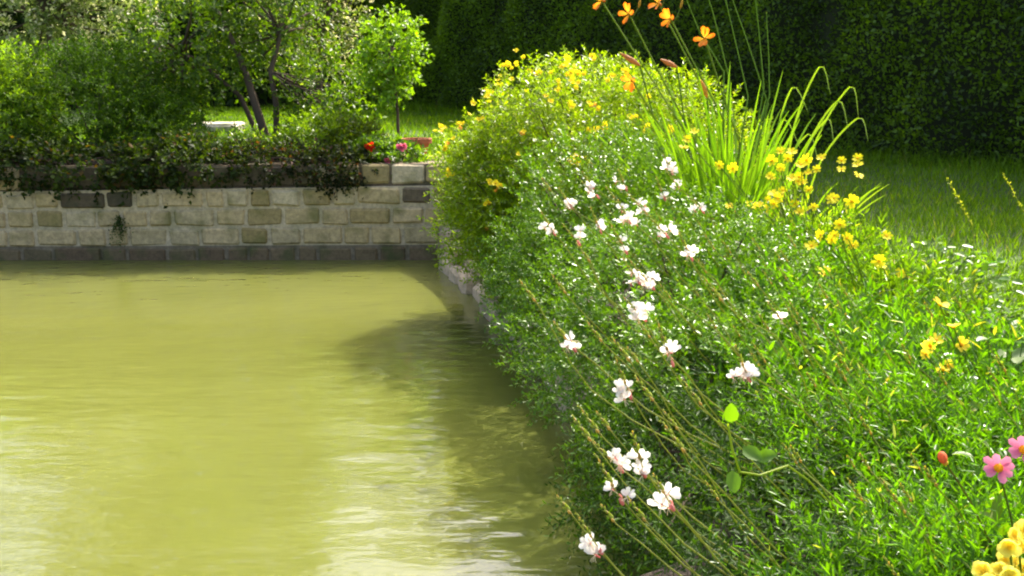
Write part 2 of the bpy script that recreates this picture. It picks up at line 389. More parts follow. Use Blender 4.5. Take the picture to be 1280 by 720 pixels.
# ------------------------------------------------------------------ hedges
def hedge(name, label, a, b, h0, h1, thick, nleaf, c1, c2, seed, L, group=None):
    rng = np.random.default_rng(seed); a, b = np.array(a, float), np.array(b, float)
    ln = np.linalg.norm(b - a); u = (b - a) / ln; nn = np.array([-u[1], u[0]])
    if nn @ (-a) < 0: nn = -nn                       # towards the pond
    t_ = thing(name, label, 'hedge', (*a, gz(*a)), group)
    # body of dense twigs
    S, K = int(ln / .8) + 1, 8; V, Fi = [], []
    for i in range(S + 1):
        q = a + u * ln * i / S; h = h0 + (h1 - h0) * i / S
        for k in range(K):
            zz = [0, h * .3, h * .7, h * .96, h * .98, h * .7, h * .3, 0][k]; side = thick / 2 * (1 if k < 4 else -1) * (.86 if k in (3, 4) else 1)
            p = q + nn * (side - .12 * np.sign(side) + rng.uniform(-.06, .06)); V.append((p[0], p[1], gz(*q) - .1 + zz))
    for i in range(S):
        for k in range(K - 1): Fi.append((i * K + k, i * K + k + 1, (i + 1) * K + k + 1, (i + 1) * K + k))
    Fi2 = [f for f in Fi]
    V = np.array(V); part('twig_mass', build('twig_mass', shift([(V, np.array(Fi2), np.tile(lin(.025, .03, .012), (len(V), 1)))], t_.location), M_BARK), t_)
    # leaves over the pond face, the top and the back
    n = nleaf; s = rng.random(n) ** (1.0) * ln; f = rng.random(n)
    hh = h0 + (h1 - h0) * s / ln
    face = f < .74; top = (f >= .74) & (f < .88)
    bump = .12 + .07 * (np.sin(s * 2.3) + np.sin(s * 5.1 + 2) * .6)
    z = np.where(top, hh * (.97 + .04 * rng.random(n)), rng.random(n) * hh)
    off = np.where(top, (rng.random(n) - .5) * thick, np.where(face, 1, -1) * (thick / 2 - .16 * rng.random(n) + bump + .07 * np.sin(z * 4 + s * 3)))
    P = np.stack([a[0] + u[0] * s + nn[0] * off, a[1] + u[1] * s + nn[1] * off, z + [gz(x, y) for x, y in zip(a[0] + u[0] * s, a[1] + u[1] * s)]], 1)
    O = np.stack([nn[0] * np.sign(off), nn[1] * np.sign(off), np.zeros(n)], 1); O[top] = (0, 0, 1)
    D = O * .6 + rng.normal(size=(n, 3)) * .6 + np.array([0, 0, .25])
    patch = (np.sin(s * 1.7 + z * 2.1) + np.sin(s * 4.3 - z * 3.3 + 1) + rng.normal(size=n)) * .25 + .5
    C = np.array(c1) + (np.array(c2) - np.array(c1)) * np.clip(patch, 0, 1)[:, None]
    arr = leaf_arrays(P, D, O + rng.normal(size=(n, 3)) * .7, L * (.6 + .8 * rng.random(n)), L * .55 * (.6 + .8 * rng.random(n)), np.clip(C * (1 + .2 * rng.normal(size=(n, 1))), .003, 1), 'diamond')
    part('foliage', build('foliage', shift([arr], t_.location), M_LEAF), t_)
    return t_
hedge('hedge', 'tall dark clipped hedge running behind the lawn and flower bed', (8.6, 7.7), (-2.6, 25.6), 6.6, 3.5, 1.4, 190000, (.07, .125, .014), (.2, .32, .016), 11, .06)
hedge('hedge', 'distant dark hedge behind the terrace trees and shrubs', (-2.6, 26.4), (-24, 20), 4.6, 5.0, 1.4, 30000, (.03, .07, .008), (.09, .16, .015), 12, .16)

# ------------------------------------------------------------------ trees
def tree(name, label, base, stems, crowns, leaf, c1, c2, seed, group=None, mat_=None, shape='diamond', bark=(.09, .065, .045), odd=None, odd_p=0, lump=.3):
    """stems: list of (polyline, r0, r1); crowns: (centre, radii, sprig count)"""
    rng = np.random.default_rng(seed); t_ = thing(name, label, 'tree', base, group)
    tr = [tube(p, np.linspace(r0, r1, len(p)), bark, 7) for p, r0, r1 in stems]
    part('trunk', build('trunk', shift(tr, base), M_BARK, True), t_)
    L, W, slen, n = leaf; arr, br = [], []
    for c, r, k in crowns:
        P, O = shell(rng, k, c, r, .3, lump)
        arr.append(sprigs(rng, P, O * .7 + np.array([0, 0, .15]) + rng.normal(size=O.shape) * .5, slen, n, L, W, .9, c1, c2, shape, .25, .3, odd, odd_p, .22))
        root = min((q for p, *_ in stems for q in p[-3:]), key=lambda q: np.linalg.norm(np.array(q) - np.array(c)))
        br += twigs(rng, root, P[rng.choice(len(P), 14)], .025 * max(r), bark)
    part('branches', build('branches', shift(br, base), M_BARK, True), t_)
    part('crown', build('crown', shift(arr, base), mat_ or M_LEAF), t_)
    return t_
def B(px, py, y): return tuple(PY(px, py, y))
# many-stemmed tree behind the wall
b0 = np.array([*PY(340, 190, 11.3)[:2], gz(-2.5, 11.3) - .03])
stems = [([b0, PY(322, 140, 11.3), PY(308, 95, 11.35), PY(296, 62, 11.4), PY(270, 10, 11.5)], .05, .02),
         ([b0 + [.05, 0, 0], PY(345, 130, 11.3), PY(338, 90, 11.25), PY(352, 40, 11.4), PY(360, -30, 11.6)], .035, .015),
         ([b0 + [-.05, .03, 0], PY(300, 120, 11.5), PY(262, 88, 11.5), PY(225, 65, 11.6)], .03, .012)]
tree('multi_stem_tree', 'leafy tree with several leaning bare stems on the terrace behind the stone wall', tuple(b0), stems,
     [(PY(240, 55, 11.6), (.75, .8, .55), 420), (PY(335, 20, 11.8), (.7, .8, .55), 420), (PY(405, 120, 11.3), (.42, .4, .42), 220), (PY(190, 115, 11.6), (.55, .6, .5), 260),
      (PY(290, -90, 12.1), (1.3, 1.2, .8), 500)],
     (.062, .034, .24, 9), (.035, .085, .01), (.12, .2, .016), 21, odd=(.22, .28, .16), odd_p=.05)
# pale tree far behind
b1 = np.array([*PY(60, 150, 14.5)[:2], gz(-6, 14.5)])
tree('pale_leaved_tree', 'pale grey-green tree with airy crown behind the rounded terrace shrub', tuple(b1), [([b1, b1 + [.1, 0, .7], PY(60, 20, 14.5)], .07, .03)],
     [(PY(30, 20, 14.5), (.9, .8, .6), 420), (PY(125, 0, 14.8), (.7, .7, .65), 300), (PY(70, -70, 14.6), (1.2, 1, .7), 360)], (.075, .04, .26, 9), (.09, .15, .055), (.26, .32, .14), 22, mat_=M_PALELEAF, odd=(.5, .5, .58), odd_p=.2)
b2 = np.array([*PY(400, 140, 14)[:2], gz(-2.4, 14)])
tree('cream_flowering_tree', 'loose tree flecked with cream blossom beyond the many-stemmed tree', tuple(b2), [([b2, b2 + [.0, 0, .6], PY(402, 30, 14)], .05, .025)],
     [(PY(398, 20, 14), (.5, .6, .75), 380), (PY(420, -60, 14.2), (.9, .8, .6), 240), (PY(345, 30, 14.2), (.4, .4, .5), 150)], (.06, .034, .22, 9), (.1, .17, .03), (.22, .27, .06), 23, mat_=M_PALELEAF, odd=(.6, .57, .62), odd_p=.25)
# small standard tree
b3 = np.array([*PY(498, 168, 10.9)[:2], gz(-1.1, 10.9) - .03])
tree('standard_tree', 'small lollipop tree with one slender stem and bright lime crown', tuple(b3), [([b3, PY(497, 140, 10.9), PY(493, 100, 10.9), PY(490, 60, 10.9)], .017, .01)],
     [(PY(490, 62, 10.9), (.3, .3, .37), 330), (PY(480, 108, 10.85), (.22, .2, .2), 90)], (.052, .034, .13, 7), (.1, .2, .012), (.2, .33, .03), 24, lump=.18)
# tall trees beyond, seen mirrored in the pond
def tall(label, x, y, h, rad, seed, k):
    b = np.array([x, y, gz(x, y) - .05])
    cr = [(b + [0, 0, h * .72], (rad, rad, h * .28), k), (b + [-rad * .4, .2, h * .45], (rad * .85, rad * .8, h * .2), k // 2), (b + [rad * .5, -.2, h * .52], (rad * .8, rad * .8, h * .2), k // 2)]
    tree('tall_tree', label, tuple(b), [([b, b + [.1, 0, h * .25], b + [0, .1, h * .5], b + [.1, 0, h * .8]], .22, .06)], cr, (.2, .13, .7, 9), (.03, .06, .012), (.08, .13, .02), seed, 'tall trees beyond the terrace')
tall('tall broad tree rising behind the terrace shrubs', -6.8, 21, 12, 2.8, 31, 800)
tall('tall tree standing beyond the far end of the hedge', -1.8, 31, 13, 3.2, 32, 700)

# ------------------------------------------------------------------ shrubs
def shrub(name, label, cells, leaf, c1, c2, seed, cat='shrub', group=None, mat_=None, shape='diamond', odd=None, odd_p=0, up=.35, splay=.9, inner=.5, lump=.16, droop=.15, ntw=26, bark=(.07, .05, .035), ground=None, jit=.25, lower=-1.0):
    rng = np.random.default_rng(seed); c0 = np.array(cells[0][0])
    base = (c0[0], c0[1], gz(c0[0], c0[1]) if ground is None else ground)
    t_ = thing(name, label, cat, base, group); L, W, slen, n = leaf; arr, br = [], []
    for c, r, k in cells:
        c = np.array(c); P, O = shell(rng, k, c, r, inner, lump, .06, lower)
        arr.append(sprigs(rng, P, O * .8 + np.array([0, 0, up]) + rng.normal(size=O.shape) * .35, slen, n, L, W, splay, c1, c2, shape, droop, jit, odd, odd_p))
        br += twigs(rng, (c[0], c[1], max(base[2] - .03, .05)) if abs(c[0] - c0[0]) + abs(c[1] - c0[1]) < .5 else base, P[rng.choice(len(P), ntw)], .012, bark)
    part('branches', build('branches', shift(br, base), M_BARK, True), t_)
    part('foliage', build('foliage', shift(arr, base), mat_ or M_LEAF), t_)
    return t_
# --- terrace shrubs on the left
shrub('rounded_shrub', 'big rounded shrub with sunlit top spilling over the wall', [(PY(118, 150, 11), (.9, .8, .76), 2900), (PY(190, 175, 10.7), (.5, .5, .45), 800)], (.038, .018, .14, 10), (.018, .045, .006), (.08, .165, .008), 41, mat_=M_GRASS)
shrub('loose_shrub', 'lighter green loose shrub beside the rounded shrub above the wall', [(PY(-5, 150, 10.6), (.55, .55, .6), 1100), (PY(-70, 120, 11), (.7, .6, .75), 500)], (.055, .026, .18, 9), (.08, .16, .015), (.22, .34, .025), 42)
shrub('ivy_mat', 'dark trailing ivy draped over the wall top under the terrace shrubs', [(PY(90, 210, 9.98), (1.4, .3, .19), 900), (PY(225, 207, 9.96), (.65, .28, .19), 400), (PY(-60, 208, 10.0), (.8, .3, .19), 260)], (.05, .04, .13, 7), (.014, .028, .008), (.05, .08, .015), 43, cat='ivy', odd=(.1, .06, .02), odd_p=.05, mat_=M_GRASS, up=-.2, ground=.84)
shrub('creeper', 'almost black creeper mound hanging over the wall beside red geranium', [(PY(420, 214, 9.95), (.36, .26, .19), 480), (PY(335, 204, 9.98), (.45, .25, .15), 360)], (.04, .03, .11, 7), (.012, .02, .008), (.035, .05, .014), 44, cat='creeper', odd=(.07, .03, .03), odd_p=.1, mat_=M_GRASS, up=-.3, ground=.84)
low = [('low_plant', 'low plant with a few pale glossy leaves above the dark creeper', 305, 198, 10.3, .26, (.025, .06, .01), (.1, .17, .02), (.3, .36, .25), .12),
       ('low_plant', 'lime-green low plant at the foot of the many-stemmed tree', 395, 178, 10.5, .3, (.07, .13, .012), (.18, .27, .02), None, 0),
       ('low_plant', 'dull olive plant between the lime plant and red geranium', 440, 180, 10.5, .22, (.05, .08, .012), (.12, .16, .02), None, 0),
       ('low_plant', 'grassy green tuft on the wall top beside the rounded shrub', 232, 196, 10.3, .22, (.03, .06, .01), (.09, .15, .015), (.2, .08, .03), .08)]
for k, (nm, lb, px, py, y, r, c1, c2, od, op) in enumerate(low):
    shrub(nm, lb, [(PY(px, py, y), (r * 1.15, r, r * .75), 260)], (.05, .026, .14, 8), c1, c2, 50 + k, cat='plant', odd=od, odd_p=op, mat_=M_GLOSS)
def flower_mesh(name, n, L, W, cup, c_in, c_out, centre=None, cr=.0, seed=0, ragged=.1, layers=1, rear=None):
    rng = np.random.default_rng(seed); parts = []
    for ly in range(layers):
        m = n; th = np.arange(m) * 2 * math.pi / m + ly * math.pi / m + rng.normal(size=m) * ragged
        cu = cup + ly * .35
        D = np.stack([np.cos(th) * math.cos(cu), np.sin(th) * math.cos(cu), np.full(m, math.sin(cu))], 1) + rng.normal(size=(m, 3)) * ragged
        N = np.stack([-np.cos(th) * math.sin(cu), -np.sin(th) * math.sin(cu), np.full(m, math.cos(cu))], 1)
        v, f, c = leaf_arrays(D * L * .08, D, N, L * (1 - .18 * ly) * (.9 + .2 * rng.random(m)), W, np.tile(c_out, (m, 1)), 'petal')
        c = c.reshape(m, 7, 3); c[:, [0, 6]] = c_in; c[:, [1, 5]] = np.array(c_out) * .75 + np.array(c_in) * .25
        parts.append((v, f, c.reshape(-1, 3)))
    if centre is not None: parts.append(blob((0, 0, L * .06), (cr, cr, cr * .6), centre, 7, 4))
    if rear is not None: parts.append(blob((0, 0, -L * .18), (L * .16, L * .16, L * .25), rear, 6, 4))
    return build(name, parts, M_PETAL)
GERAN_R = flower_mesh('geranium', 5, .026, .024, .3, (.75, .05, .02), (.85, .04, .012), None, 0, 1, .25, 3)
GERAN_P = flower_mesh('geranium', 5, .026, .024, .3, (.6, .1, .2), (.7, .16, .28), None, 0, 2, .25, 3)
def camward(p, up=.3, rng=None, jit=.3):
    d = nrm(np.array([0, 0, CAMZ]) - np.array(p)) + np.array([0, 0, up])
    if rng is not None: d = d + rng.normal(size=3) * jit
    return nrm(d)
def gz_plant(lb, px, py, y, r, heads, me, seed):
    rng = np.random.default_rng(seed)
    t_ = shrub('geranium_plant', lb, [(PY(px, py, y), (r, r, r * .8), 150)], (.05, .042, .1, 6), (.05, .12, .015), (.13, .22, .025), seed, cat='flower plant', shape='diamond')
    bz = np.array(t_.location)
    for hx, hy in heads:
        p = PY(hx, hy, y - r * .9)
        st_ = part('stem', build('stem', [tube(curve_pts((0, 0, .02), p - bz, (0, -.03, .03)), .003, (.08, .15, .03))], M_LEAF), t_)
        for _ in range(3): part('flower', me, st_, p - bz + rng.normal(size=3) * .013, qdir(camward(p, .3, rng)), 1.35)
gz_plant('geranium with a single scarlet flower head on the wall top', 462, 196, 10.15, .16, [(462, 185)], GERAN_R, 61)
gz_plant('geranium with pink flower heads trailing down beside terracotta pot', 500, 205, 10.1, .2, [(502, 183), (484, 207), (510, 228)], GERAN_P, 62)
# terracotta pot
pp = PY(521, 196, 10.55); pot = thing('terracotta_pot', 'orange terracotta pot with a thick rim on the terrace edge', 'pot', tuple(pp))
prof = [(.085, 0), (.125, .13), (.145, .13), (.15, .175), (.128, .175), (.122, .14)]
V = []; Fi = []
for rr, zz in prof: V += [(rr * math.cos(k * math.pi / 12), rr * math.sin(k * math.pi / 12), zz) for k in range(24)]
for i in range(len(prof) - 1): Fi += [(i * 24 + k, i * 24 + (k + 1) % 24, (i + 1) * 24 + (k + 1) % 24, (i + 1) * 24 + k) for k in range(24)]
me = bpy.data.meshes.new('pot_body'); me.from_pydata(V, [], Fi); me.materials.append(M_TERRA); part('pot_body', me, pot)
me = bpy.data.meshes.new('pot_soil'); me.from_pydata([(.124 * math.cos(k * math.pi / 12), .124 * math.sin(k * math.pi / 12), .15) for k in range(24)], [], [tuple(range(24))]); me.materials.append(M_SOIL); part('pot_soil', me, pot)
# the pot stands on a block so that it is carried
me = stone_mesh(.5, max(.06, pp[2] - gz(pp[0], pp[1]) + .02), .4, R, .01, .02); me.materials.append(M_STONE)
o = bpy.data.objects.new('stone_block', me); COL.objects.link(o); o.location = (pp[0], pp[1], (pp[2] + gz(pp[0], pp[1]) - .02) / 2 - .001)
o['label'] = 'squared stone block under the terracotta pot'; o['category'] = 'stone'
# pale slab under the trees
ps = PZ(272, 166, gz(-4, 15)); me = stone_mesh(.66, .15, .45, R, .04, .04, 1.); me.materials.append(M_PALE)
o = bpy.data.objects.new('stone_slab', me); COL.objects.link(o); o.location = (ps[0], ps[1], gz(ps[0], ps[1]) + .055); o['label'] = 'pale sunlit stone slab lying on the grass beyond the trees'; o['category'] = 'stone'
# weed in the wall
rng = np.random.default_rng(70); wp = PY(150, 275, WY - .01); t_ = thing('wall_weed', 'dark green weed growing out of a joint in the stone wall', 'plant', tuple(wp))
P = np.zeros((26, 3)) + rng.normal(size=(26, 3)) * [.012, .004, .03]; D = rng.normal(size=(26, 3)) * [.5, .2, .3] + [0, -.5, -.6]
part('foliage', build('foliage', [sprigs(rng, P, D, .13, 9, .028, .014, .9, (.02, .05, .01), (.05, .1, .015), 'diamond', .6)], M_LEAF), t_)
part('stem', build('stem', [tube([(0, .05, .01), (0, -.02, -.01), (.01, -.05, -.08), (.015, -.05, -.15)], [.005, .004, .003, .002], (.05, .06, .02))], M_LEAF), t_)

# --- yellow flowering shrub at the far end of the bed
PC, PR = np.array([.62, 7.35, .98]), np.array([.98, .85, .78])
pot_s = shrub('cinquefoil_shrub', 'broad mounded shrub dotted with small yellow flowers at the wall end of bed',
              [(PC, PR, 4600), (PC + [-.52, .1, -.2], (.6, .7, .58), 1700), (PC + [-.3, -.35, -.42], (.6, .6, .42), 1100), (PC + [-.7, .1, .0], (.4, .5, .42), 900), (PC + [.75, .1, -.15], (.5, .5, .55), 900)], (.036, .015, .12, 11), (.12, .2, .012), (.27, .36, .022), 81, mat_=M_GLOSS, odd=(.3, .32, .22), odd_p=.05, ntw=40)
CINQ = [flower_mesh('cinquefoil', 5, .021, .022, .35, (.85, .62, .01), (.92, .78, .02), (.75, .5, .02), .006, 3 + k, .15) for k in range(2)]
cq = [(631, 77), (646, 71), (661, 86), (642, 87), (624, 94), (639, 99), (705, 76), (712, 72), (746, 74), (709, 92), (721, 87), (701, 102), (715, 104), (726, 101), (697, 115), (715, 129), (686, 129), (681, 119),
      (656, 108), (610, 116), (611, 124), (626, 104), (577, 157), (556, 160), (556, 186), (546, 164), (562, 215), (652, 190), (710, 200), (720, 201), (730, 202), (742, 166), (757, 160), (655, 167), (742, 130),
      (781, 91), (812, 131), (792, 144), (806, 160), (839, 166), (612, 228), (622, 232), (610, 252), (648, 75), (708, 80), (733, 90), (632, 82), (745, 165), (608, 120), (674, 92), (690, 98), (760, 100), (580, 140), (596, 128), (565, 172), (600, 150)]
rng = np.random.default_rng(82); bz = np.array(pot_s.location)
for px, py in cq:
    p = ray_ell(px, py, PC, PR, 1.1)
    for _ in range(rng.integers(1, 4)):
        q = p + rng.normal(size=3) * .017
        part('flower', CINQ[rng.integers(2)], pot_s, q - bz, qdir(camward(q, .9, rng, .45), rng.random() * 6), .75 + .35 * rng.random())
for px, py in [(620, 240), (610, 254), (622, 235), (575, 160), (560, 180), (652, 168), (743, 132), (608, 287), (740, 205), (715, 203)]:      # faded flowers
    p = ray_ell(px, py, PC, PR, 1.08)
    me = flower_mesh('faded_cinquefoil', 5, .018, .016, .7, (.5, .22, .02), (.62, .33, .05), None, 0, int(px), .3)
    part('faded_flower', me, pot_s, p - bz, qdir(camward(p, .5, rng)), 1.1)

# --- fine glossy shrubs hanging over the pond
shrub('box_leaved_shrub', 'fine glossy-leaved shrub overhanging the edging next to the yellow-flowered shrub', [((.6, 5.75, .66), (.7, .75, .62), 3000), ((.36, 6.35, .5), (.5, .5, .44), 1200)], (.026, .011, .1, 12), (.05, .12, .01), (.15, .27, .02), 83, mat_=M_DGLOSS, inner=.6, lump=.26, lower=-.8)
shrub('box_leaved_shrub', 'fine glossy-leaved shrub bulging over the pond behind the white gaura stems', [((.72, 4.4, .58), (.62, .66, .56), 2900), ((.74, 3.55, .5), (.5, .5, .46), 1700)], (.024, .010, .1, 12), (.05, .12, .01), (.14, .26, .02), 84, mat_=M_DGLOSS, inner=.6, lump=.26, lower=-.85)
shrub('yew_shrub', 'dark needle-leaved shrub with flat sprays reaching out over the water', [((.66, 3.3, .42), (.4, .5, .36), 1000), ((.7, 2.62, .42), (.36, .45, .36), 1000), ((.66, 2.1, .42), (.32, .38, .34), 800)], (.026, .006, .15, 22), (.012, .035, .006), (.05, .11, .012), 85, mat_=M_GRASS, inner=.4, up=.05, splay=1.1)

# --- daylilies and arching grass
def blade(path, w, colr, fold=.25):
    path = np.array(path, float); n = len(path); tan = nrm(np.gradient(path, axis=0)); side = nrm(np.cross(tan, [0.2, -1, .3])); up = np.cross(side, tan)
    ww = w * np.sin(np.linspace(.35, math.pi * .985, n)) ** .6
    V = np.concatenate([path - side * ww[:, None] / 2 + up * ww[:, None] * fold, path, path + side * ww[:, None] / 2 + up * ww[:, None] * fold]).reshape(3, n, 3).transpose(1, 0, 2).reshape(-1, 3)
    Fi = [(i * 3 + k, i * 3 + k + 1, i * 3 + k + 4, i * 3 + k + 3) for i in range(n - 1) for k in range(2)]
    return V, np.array(Fi), np.tile(np.array(colr, float), (len(V), 1))
def arch(a, d, length, droop, n=9):
    t = np.linspace(0, 1, n)[:, None]; return np.array(a) + np.array(d) * length * t - np.array([0, 0, 1]) * droop * length * t ** 2.4
def strap_plant(name, label, x, y, n, ln, w, c1, c2, seed, lean=(0, 0), z=None, spread=.5, dr=.3):
    rng = np.random.default_rng(seed); base = (x, y, gz(x, y) - .01 if z is None else z); t_ = thing(name, label, 'plant', base)
    for k in range(n):
        th = rng.random() * 6.28; s = spread * (.3 + .9 * rng.random())
        d = nrm(np.array([math.cos(th) * s + lean[0], math.sin(th) * s + lean[1], 1]))
        c = np.array(c1) + (np.array(c2) - np.array(c1)) * rng.random()
        part('leaf', build('leaf', [blade(arch(rng.normal(size=3) * [.05, .05, 0], d, ln * (.6 + .55 * rng.random()), dr * (.5 + rng.random())), w * (.8 + .4 * rng.random()), c)], M_LEAF, True), t_)
    return t_
lily = strap_plant('daylily', 'daylily clump with orange flowers on tall leaning stalks above strap leaves', 1.12, 5.7, 190, 1.25, .016, (.08, .18, .01), (.17, .3, .025), 91, (-.2, -.06), spread=.46, dr=.2)
bz = np.array(lily.location)
LILY = [flower_mesh('lily', 6, .066, .036, .45, (.9, .45, .03), (.9, .2, .008), (.7, .4, .02), .008, 20 + k, .14, 1, (.5, .2, .02)) for k in range(3)]
rng = np.random.default_rng(92)
for k, (fx, fy, bx, by, y, d) in enumerate([(786, 17, 868, 175, 5.7, (-.8, -.5, .15)), (838, 23, 905, 150, 5.6, (-.8, -.6, .1)), (752, 1, 860, 170, 5.8, (-.9, -.4, 0)), (823, 4, 900, 150, 5.75, (-.7, -.4, .5)), (790, 100, 850, 200, 5.5, (-.6, -.6, -.4)), (881, 48, 925, 180, 5.7, (-.3, -.8, .3))]):
    f = PY(fx, fy, y); b = PY(bx, by, y + .05)
    pth = [np.array([rng.normal() * .03, rng.normal() * .03, 0]), (b - bz) * [1, 1, 1], (b + f) / 2 - bz + [-.01, 0, .015], f - bz]
    st_ = part('stalk', build('stalk', [tube(pth, [.006, .005, .0045, .004], (.16, .22, .035), 6)], M_LEAF, True), lily)
    part('flower', LILY[k % 3], st_, f - bz, qdir(d, rng.random() * 6), .85)
    if k < 4:
        q = f - bz + np.array([.05, .01, .03 + .02 * k])
        part('bud', build('bud', [blob((0, 0, .018), (.007, .007, .024), (.4, .28, .05), 6, 5)], M_PETAL, True), st_, q, qdir((.2, -.1, 1)))
        part('bud_stalk', build('bud_stalk', [tube([f - bz + [.02, .005, -.02], q], .003, (.12, .18, .03))], M_LEAF), st_)
for k, (fx, fy, ex, ey) in enumerate([(775, 66, 800, 82), (826, 74, 846, 84), (876, 100, 884, 122)]):
    a, b = PY(fx, fy, 5.6), PY(ex, ey, 5.65)
    part('spent_flower', build('spent_flower', [tube(np.linspace(b, a, 5) - bz, [.005, .012, .014, .01, .003], (.5, .26, .12) if k < 2 else (.6, .35, .1), 6)], M_PETAL, True), lily)
    part('stalk', build('stalk', [tube([(0, 0, 0), (b - bz) * [.7, .7, .6], b - bz], .004, (.1, .17, .03))], M_LEAF), lily)
for tx, ty, mx, my in [(868, -60, 912, 100), (895, -50, 935, 120), (905, -30, 960, 130), (940, -40, 955, 110), (850, -20, 905, 90), (958, 15, 962, 120)]:     # tall bare stalks
    a, b = PY(tx, ty, 5.8), PY(mx, my, 5.8)
    part('stalk', build('stalk', [tube([(rng.normal() * .04, 0, 0), b - bz, (a + b) / 2 - bz + rng.normal(size=3) * .01, a - bz], [.0045, .004, .003, .002], (.15, .23, .04))], M_LEAF, True), lily)
grs = strap_plant('arching_grass', 'clump of long arching grass blades against the dark hedge', 1.48, 5.8, 60, .85, .013, (.13, .24, .015), (.28, .4, .05), 93, (.12, -.1), spread=.45)
bz = np.array(grs.location)
for (ax, ay, ex, ey) in [(1024, 84, 1038, 118), (1062, 109, 1073, 146), (1046, 127, 1060, 160), (990, 110, 1010, 140), (1033, 149, 1042, 178), (1072, 148, 1085, 176), (980, 150, 1000, 185), (1010, 168, 1022, 200)]:
    y = 5.9; top, end = PY(ax, ay, y), PY(ex, ey, y - .1); b = np.array([rng.normal() * .05, rng.normal() * .04, .1]); top = top - bz; end = end - bz
    mid = b * .45 + top * .55 + np.array([-.07, 0, .1]); K = [b - (mid - b) * .5, b, mid, top, end, end + (end - top) * .3]; pts_ = []
    for k in range(1, 4):
        for t in np.linspace(0, 1, 7 if k < 3 else 5)[(0 if k == 1 else 1):]:
            p0, p1, p2, p3 = K[k - 1:k + 3]; pts_.append(.5 * (2 * p1 + (p2 - p0) * t + (2 * p0 - 5 * p1 + 4 * p2 - p3) * t * t + (3 * p1 - p0 - 3 * p2 + p3) * t ** 3))
    part('leaf', build('leaf', [blade(pts_, .011, (.22, .34, .03))], M_LEAF, True), grs)

# --- coreopsis, gaura and the other low plants
def mound(name, label, x, y, r, ztop, leaf, c1, c2, seed, k=420, odd=None, odd_p=.0, lean=(-.35, -.05), shape='lance', ntw=24, cat='flower plant', mat_=None, up=.9, group=None):
    rng = np.random.default_rng(seed); g = gz(x, y); base = (x, y, g); t_ = thing(name, label, cat, base, group)
    L, W, slen, n = leaf; h = ztop - g; c = np.array([x, y, g + h * .25])
    P, O = shell(rng, k, c, (r, r, h * .75 - slen * .35), .25, .2, g + .02, -.35)
    if len(P) < 5: return t_
    arr = sprigs(rng, P, O * .5 + np.array([lean[0], lean[1], up]) + rng.normal(size=O.shape) * .33, slen, n, L, W, .75, c1, c2, shape, .12, .25, odd, odd_p)
    br = twigs(rng, (x, y, g - .01), P[rng.choice(len(P), ntw)], .004, (.1, .13, .03), .2)
    part('branches', build('branches', shift(br, base), M_LEAF, True), t_)
    part('foliage', build('foliage', shift([arr], base), mat_ or M_GLOSS), t_)
    return t_
GC1, GC2 = (.04, .115, .01), (.115, .25, .02)
FINE, MID = (.031, .0062, .15, 15), (.045, .011, .15, 11)
gaura = {}
G = [('a', 'gaura leaning out over the pond with the lowest white flowers by needle shrub', .9, 1.95, .36, .83), ('b', 'gaura with white flowers beside the dark gap in the overhanging shrubs', 1.02, 2.75, .4, .88),
     ('c', 'gaura with pink-backed large white bloom in the middle of the bed', 1.05, 3.25, .45, .9), ('d', 'gaura with crowded white spikes in front of the fine glossy shrub', 1.0, 3.95, .42, .94),
     ('e', 'gaura with white spikes below the daylily strap leaves', 1.12, 4.75, .45, .98)]
for k, (id_, lb, x, y, r, zt) in enumerate(G):
    gaura[id_] = mound('gaura_plant', lb, x, y, r, zt, FINE if y < 3 else MID, GC1, GC2, 100 + k, 680 if y < 3 else 480, (.3, .34, .2), .025)
mound('feathery_plant', 'feathery green plant without flowers between gaura and pink dahlia', 1.08, 2.1, .42, .86, (.03, .0055, .17, 17), (.04, .115, .01), (.11, .25, .02), 110, 620, (.3, .34, .2), .02)
mound('feathery_plant', 'feathery green plant without flowers behind the pink dahlia', 1.34, 2.75, .42, .88, (.035, .0095, .15, 12), (.04, .12, .01), (.12, .26, .02), 111, 560, (.34, .36, .24), .02)
mound('feathery_plant', 'low feathery plant at the lawn side below the coreopsis', 1.42, 3.5, .42, .88, MID, GC1, GC2, 112, 460, (.3, .3, .12), .05)
mound('feathery_plant', 'low feathery plant hugging the bed corner under the gaura', .62, 1.5, .3, .74, FINE, GC1, GC2, 113, 420)
mound('feathery_plant', 'low feathery plant below the yellow snapdragons', .95, 1.5, .35, .78, FINE, GC1, GC2, 114, 420, (.3, .34, .2), .05)
mound('feathery_plant', 'low dark feathery plant at the water edge under the gaura stems', .68, 1.78, .27, .75, FINE, (.03, .09, .01), (.09, .2, .018), 115, 420)
CORE = [flower_mesh('coreopsis', 8, .024, .013, .2, (.9, .74, .01), (.93, .82, .015), (.8, .55, .01), .006, 40 + k, .1) for k in range(2)]
cor = [mound('coreopsis_plant', 'coreopsis full of starry yellow flowers in front of the arching grass', 1.5, 5.2, .48, .98, MID, (.06, .13, .012), (.16, .27, .025), 120, 560, (.3, .3, .12), .05, (-.1, -.1)),
       mound('coreopsis_plant', 'smaller coreopsis with scattered yellow flowers at the lawn edge', 1.55, 4.35, .42, .92, MID, (.06, .13, .012), (.16, .27, .025), 121, 460, (.3, .3, .12), .05, (-.1, -.1))]
cf = [(1052, 201), (1052, 212), (1072, 198), (1073, 220), (990, 190), (965, 201), (978, 211), (1001, 206), (999, 221), (1004, 229), (962, 220), (1021, 212), (965, 243), (967, 255), (942, 258), (949, 257), (993, 255), (999, 265),
      (1017, 259), (985, 198), (1010, 216), (960, 250), (972, 248), (1008, 200), (955, 262), (978, 238), (899, 207), (868, 165), (855, 185)]
cf2 = [(1065, 252), (1050, 281), (1026, 294), (1040, 299), (1058, 298), (1108, 295), (1101, 332), (1126, 342), (1030, 338), (1043, 294)]
rng = np.random.default_rng(122)
